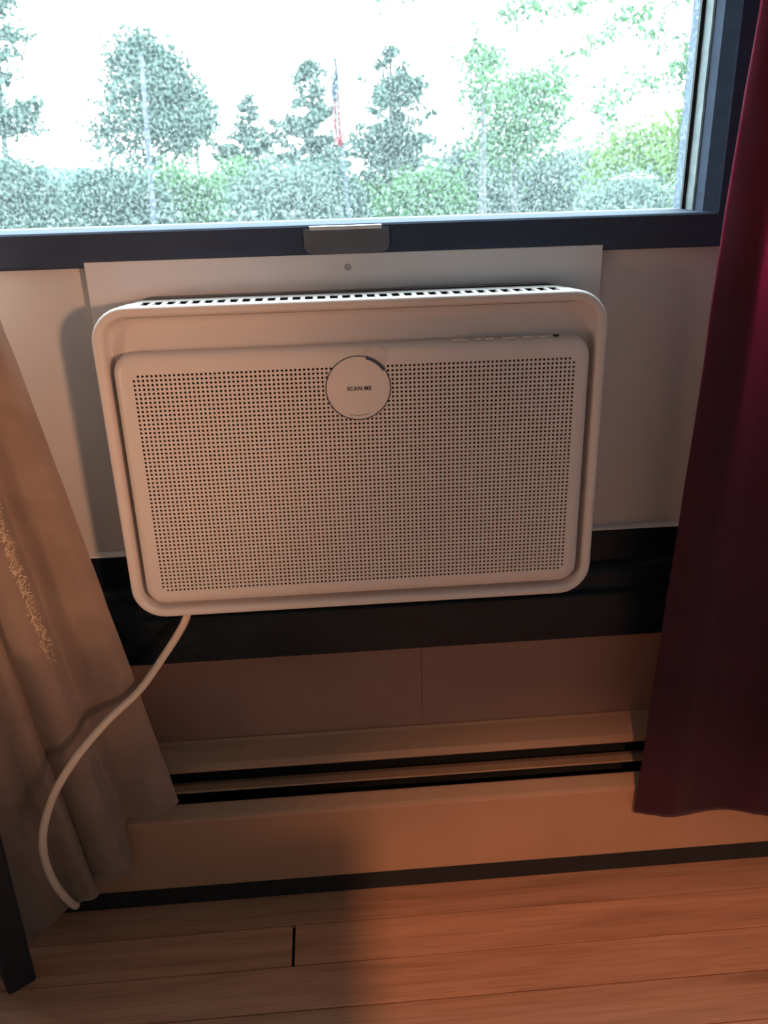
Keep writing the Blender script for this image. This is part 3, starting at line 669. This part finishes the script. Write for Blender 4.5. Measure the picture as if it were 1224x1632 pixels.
# ---------------------------------------------------------------- baseboard heater
ht = empty('baseboard_heater', (0.3, 0.045, 0)); 
def hp(o): o.parent = ht; o.matrix_parent_inverse = Matrix.Translation((-0.3, -0.045, 0)); return o
HX_0, HX_1 = -1.0, 1.75
hp(prism('back_panel', [(0.0855, 0.02), (0.0835, 0.02), (0.0835, 0.215), (0.0855, 0.215)], HX_0, HX_1, M_dark))
hp(prism('hood', [(0.0858, 0.2225), (0.0835, 0.2225), (0.080, 0.2195), (0.052, 0.2065), (0.0465, 0.2010), (0.0455, 0.1985), (0.0465, 0.1965), (0.050, 0.1985), (0.0858, 0.2160)], HX_0, HX_1, M_heater))
hp(prism('damper', [(0.0575, 0.1700), (0.0555, 0.1730), (0.045, 0.1760), (0.0318, 0.1766), (0.0300, 0.1755), (0.0318, 0.1742), (0.045, 0.1742)], HX_0, HX_1, M_heater))
hp(prism('front_panel', [(0.0225, 0.1640), (0.0205, 0.1648), (0.0180, 0.1640), (0.0045, 0.1570), (0.0012, 0.1545), (0.0, 0.1510), (0.0, 0.0375), (0.0012, 0.0362), (0.012, 0.0358), (0.012, 0.0375), (0.0018, 0.0385), (0.0018, 0.1505), (0.0185, 0.1620)], HX_0, HX_1, M_heater))
bm = bmesh.new()
for i in range(270): x = HX_0 + 0.02 + i * 0.01; box_into(bm, x, x + .0008, 0.022, 0.075, 0.055, 0.125)
o = hp(bm_obj('fins', bm, M_dark)); o['kind'] = 'stuff'
hp(tube('pipe', [(HX_0, 0.048, 0.09), (0.3, 0.048, 0.09), (HX_1, 0.048, 0.09)], 0.011, M_dark))
hp(box('toe_shade_plate', HX_0, HX_1, 0.0065, 0.0835, 0.0, 0.034, M_dark))  # dark plate standing in for shade in the gap under the front panel
for x in (HX_0 - .012, HX_1): hp(box('end_cap', x, x + .012, -.001, .0855, 0.004, .2235, M_heater, None, .002))
tag(ht, 'long tan metal baseboard heater under the air conditioner', 'heater')

# ---------------------------------------------------------------- curtains
def catmull(P, t):
    n = len(P) - 1; f = t * n; i = min(int(f), n - 1); f -= i
    a, b_, c, d = P[max(i - 1, 0)], P[i], P[i + 1], P[min(i + 2, n)]
    return 0.5 * ((2 * b_) + (c - a) * f + (2 * a - 5 * b_ + 4 * c - d) * f * f + (3 * b_ - a - 3 * c + d) * f ** 3)
def curtain(name, ctrl, m, label, nu=150, nv=70, th=0.0012, wob=0.0018, seed=0):
    """ctrl: list of rows (top to bottom), each a list of Vector control points across the cloth."""
    surf = []
    for j in range(nv + 1):
        row = [catmull([r[i] for r in ctrl], j / nv) for i in range(len(ctrl[0]))]
        surf.append([catmull(row, i / nu) for i in range(nu + 1)])
    for j in range(nv + 1):
        for i in range(nu + 1):
            p = surf[j][i]; p.y += wob * noise.noise(Vector((p.x * 30, seed, p.z * 14))) + wob * .5 * noise.noise(Vector((p.x * 90, seed + 3, p.z * 40)))
    V = [p for r in surf for p in r]; F = []
    for j in range(nv):
        for i in range(nu): a = j * (nu + 1) + i; F.append((a, a + 1, a + nu + 2, a + nu + 1))
    o = mesh_obj(name, V, F, m, smooth=True); sd = o.modifiers.new('cloth', 'SOLIDIFY'); sd.thickness = th; sd.offset = 0
    return o, surf
B = [at(285, 1277, -.004), at(268, 1293, -.012), at(235, 1303, -.010), at(200, 1310, -.006), at(213, 1384, -.018), at(203, 1395, -.032), at(175, 1404, -.038), at(150, 1400, -.022), at(157, 1424, -.030), at(148, 1433, -.040), at(128, 1438, -.040), at(108, 1448, -.036), at(80, 1474, -.046), at(47, 1497, -.052), at(36, 1476, -.040), at(30, 1450, -.020)]
T = [Vector((x, y, 1.75)) for x, y in ((-.290, .065), (-.293, .050), (-.300, .035), (-.306, .025), (-.305, .010), (-.312, .0), (-.325, .0), (-.345, .012), (-.345, .0), (-.355, -.012), (-.375, -.010), (-.40, .0), (-.43, -.012), (-.46, -.015), (-.48, .0), (-.50, .012))]
edge = [at(0, 555, 0), at(100, 810, 0), at(160, 980, 0)]
rows = []
for k, t in enumerate((0, .2, .4, .6, .8, 1.0)):
    rows.append([T[i].lerp(B[i], t) for i in range(len(B))])
# keep the free edge on its slightly bowed line
for k, t in enumerate((0, .2, .4, .6, .8, 1.0)):
    z = rows[k][0].z; bow = 0.010 * math.sin(math.pi * t)
    for i in range(len(B)): rows[k][i].x += bow * (1 - i / len(B))
tc1, surfL = curtain('tan_curtain', rows, M_tan, '', 170, 80, 0.0012, 0.0025, 1)
tag(tc1, 'tan damask curtain with a cream fuzzy band, swept to the left of the air conditioner', 'curtain')
# cream chenille band standing off the cloth
V, F = [], []; rn = random.Random(3)
def surf_at(S_, u, v):
    nj, ni = len(S_) - 1, len(S_[0]) - 1; j = min(int(v * nj), nj - 1); i = min(int(u * ni), ni - 1); fj, fi = v * nj - j, u * ni - i
    return S_[j][i].lerp(S_[j][i + 1], fi).lerp(S_[j + 1][i].lerp(S_[j + 1][i + 1], fi), fj)
UB = 0.30
for q in range(2600):
    v = rn.uniform(.50, .80); u = UB + rn.gauss(0, .013)
    if v > .77 and rn.random() < (v - .77) / .03: continue
    p = surf_at(surfL, u, v) + Vector((0, -.0014, 0)); d = Vector((rn.uniform(-1, 1), rn.uniform(-.7, -.1), rn.uniform(-1, 1))).normalized() * rn.uniform(.003, .007)
    n_ = Vector((-d.z, 0, d.x)).normalized() * .0005; k = len(V); mid = p + d * .5 + Vector((0, -.0014, 0))
    V += [p - n_, p + n_, mid + n_, mid - n_, p + d + n_ * .4, p + d - n_ * .4]; F += [(k, k + 1, k + 2, k + 3), (k + 3, k + 2, k + 4, k + 5)]
o = mesh_obj('chenille_band', V, F, M_chen, tc1); o['kind'] = 'stuff'; o['label'] = 'cream fuzzy chenille band'

NRC = 15; ex = [.6735, .6640, .6600, .6535, .6480, .6440]; ez = [2.10, 1.70, 1.30, .9185, .60, .1205]
rows = []
zz = [2.10, 1.60, 1.20, .92, .70, .46, .30, .1215]; xx = [.715, .698, .682, .6655, .6600, .6520, .6480, .6430]
for z, x0 in zip(zz, xx):
    row = []
    for i in range(NRC):
        s = i / (NRC - 1); amp = .006 + .014 * s
        x = x0 + s * 0.62 + .006 * math.sin(i * 2.3 + z * 2)
        y = -.018 - amp * math.sin(i * 1.75 + .35 * math.sin(z * 3)) - (.006 if z < .3 else 0) * math.sin(i * 3.1)
        row.append(Vector((x, y if i else -.012, z + (.004 * math.sin(i * 2.2) - .030 * s ** .8 if z < .2 else 0))))
    rows.append(row)
tc2, surfR = curtain('burgundy_curtain', rows, M_red, '', 150, 90, 0.0010, 0.0022, 9)
tag(tc2, 'dark burgundy curtain hanging to the right of the air conditioner', 'curtain')
# turned side hem and bottom hem: a second layer of cloth sewn behind the first
def layer(name, S_, u0, u1, v0, v1, nu, nv, off, m, parent):
    V, F = [], []
    for j in range(nv + 1):
        for i in range(nu + 1): V.append(surf_at(S_, u0 + (u1 - u0) * i / nu, v0 + (v1 - v0) * j / nv) + Vector((0, off, 0)))
    for j in range(nv):
        for i in range(nu): a = j * (nu + 1) + i; F.append((a, a + 1, a + nu + 2, a + nu + 1))
    o = mesh_obj(name, V, F, m, parent, smooth=True); o.modifiers.new('cloth', 'SOLIDIFY').thickness = .001; return o
layer('side_hem', surfR, .004, .085, 0, .985, 10, 80, .003, M_red, tc2)
layer('bottom_hem', surfR, .004, .999, .955, .999, 100, 6, .0032, M_red, tc2)

# ---------------------------------------------------------------- stool at the edge of the view and an unseen added shadow caster
so = empty('stool', (-.35, -.20, 0))
def sp(o): o.parent = so; o.matrix_parent_inverse = Matrix.Translation((.35, .20, 0)); return o
def leg(x, y, ang):
    bm = bmesh.new(); box_into(bm, -.021, .021, -.021, .021, 0, .42, .004)
    for v in bm.verts:
        k = 0.85 + .15 * v.co.z / .42; v.co.x *= k; v.co.y *= k
    bmesh.ops.rotate(bm, verts=bm.verts, cent=(0, 0, 0), matrix=Matrix.Rotation(ang, 3, 'Z')); bmesh.ops.translate(bm, verts=bm.verts, vec=(x, y, 0))
    sp(bm_obj('leg', bm, M_stool))
for x, y in ((-.196, -.095), (-.50, -.12), (-.23, -.40), (-.54, -.36)): leg(x, y, math.radians(35))
bm = bmesh.new(); box_into(bm, -.55, -.20, -.42, -.085, .42, .455, .008); sp(bm_obj('seat', bm, M_stool))
tag(so, 'blue black painted stool whose leg stands at the lower left by the tan curtain', 'stool')
dr = empty('shadow_dresser', (-.30, -2.05, 0))  # unseen piece added to cast shade over the left of the floor
def dp(o): o.parent = dr; o.matrix_parent_inverse = Matrix.Translation((.30, 2.05, 0)); return o
dp(box('body', -.85, .262, -2.28, -1.86, .05, 1.51, M_cab, None, .004)); dp(box('top', -.87, .270, -2.30, -1.85, 1.51, 1.535, M_cab, None, .004))
for k in range(6):
    d_ = dp(box('drawer', -.83, .245, -1.862, -1.848, .09 + k * .215, .29 + k * .215, M_cab, None, .003))
    for x in (-.6, .02): disc('knob', (x, .19 + k * .215), .015, -1.85, .02, M_screw, d_, 16)
for x in (-.82, .24):
    for y in (-2.25, -1.90): dp(box('foot', x - .02, x + .02, y - .02, y + .02, 0, .05, M_cab))
tag(dr, 'unseen dark wooden cabinet added to shade the floor from behind the viewpoint', 'shadow_dresser')
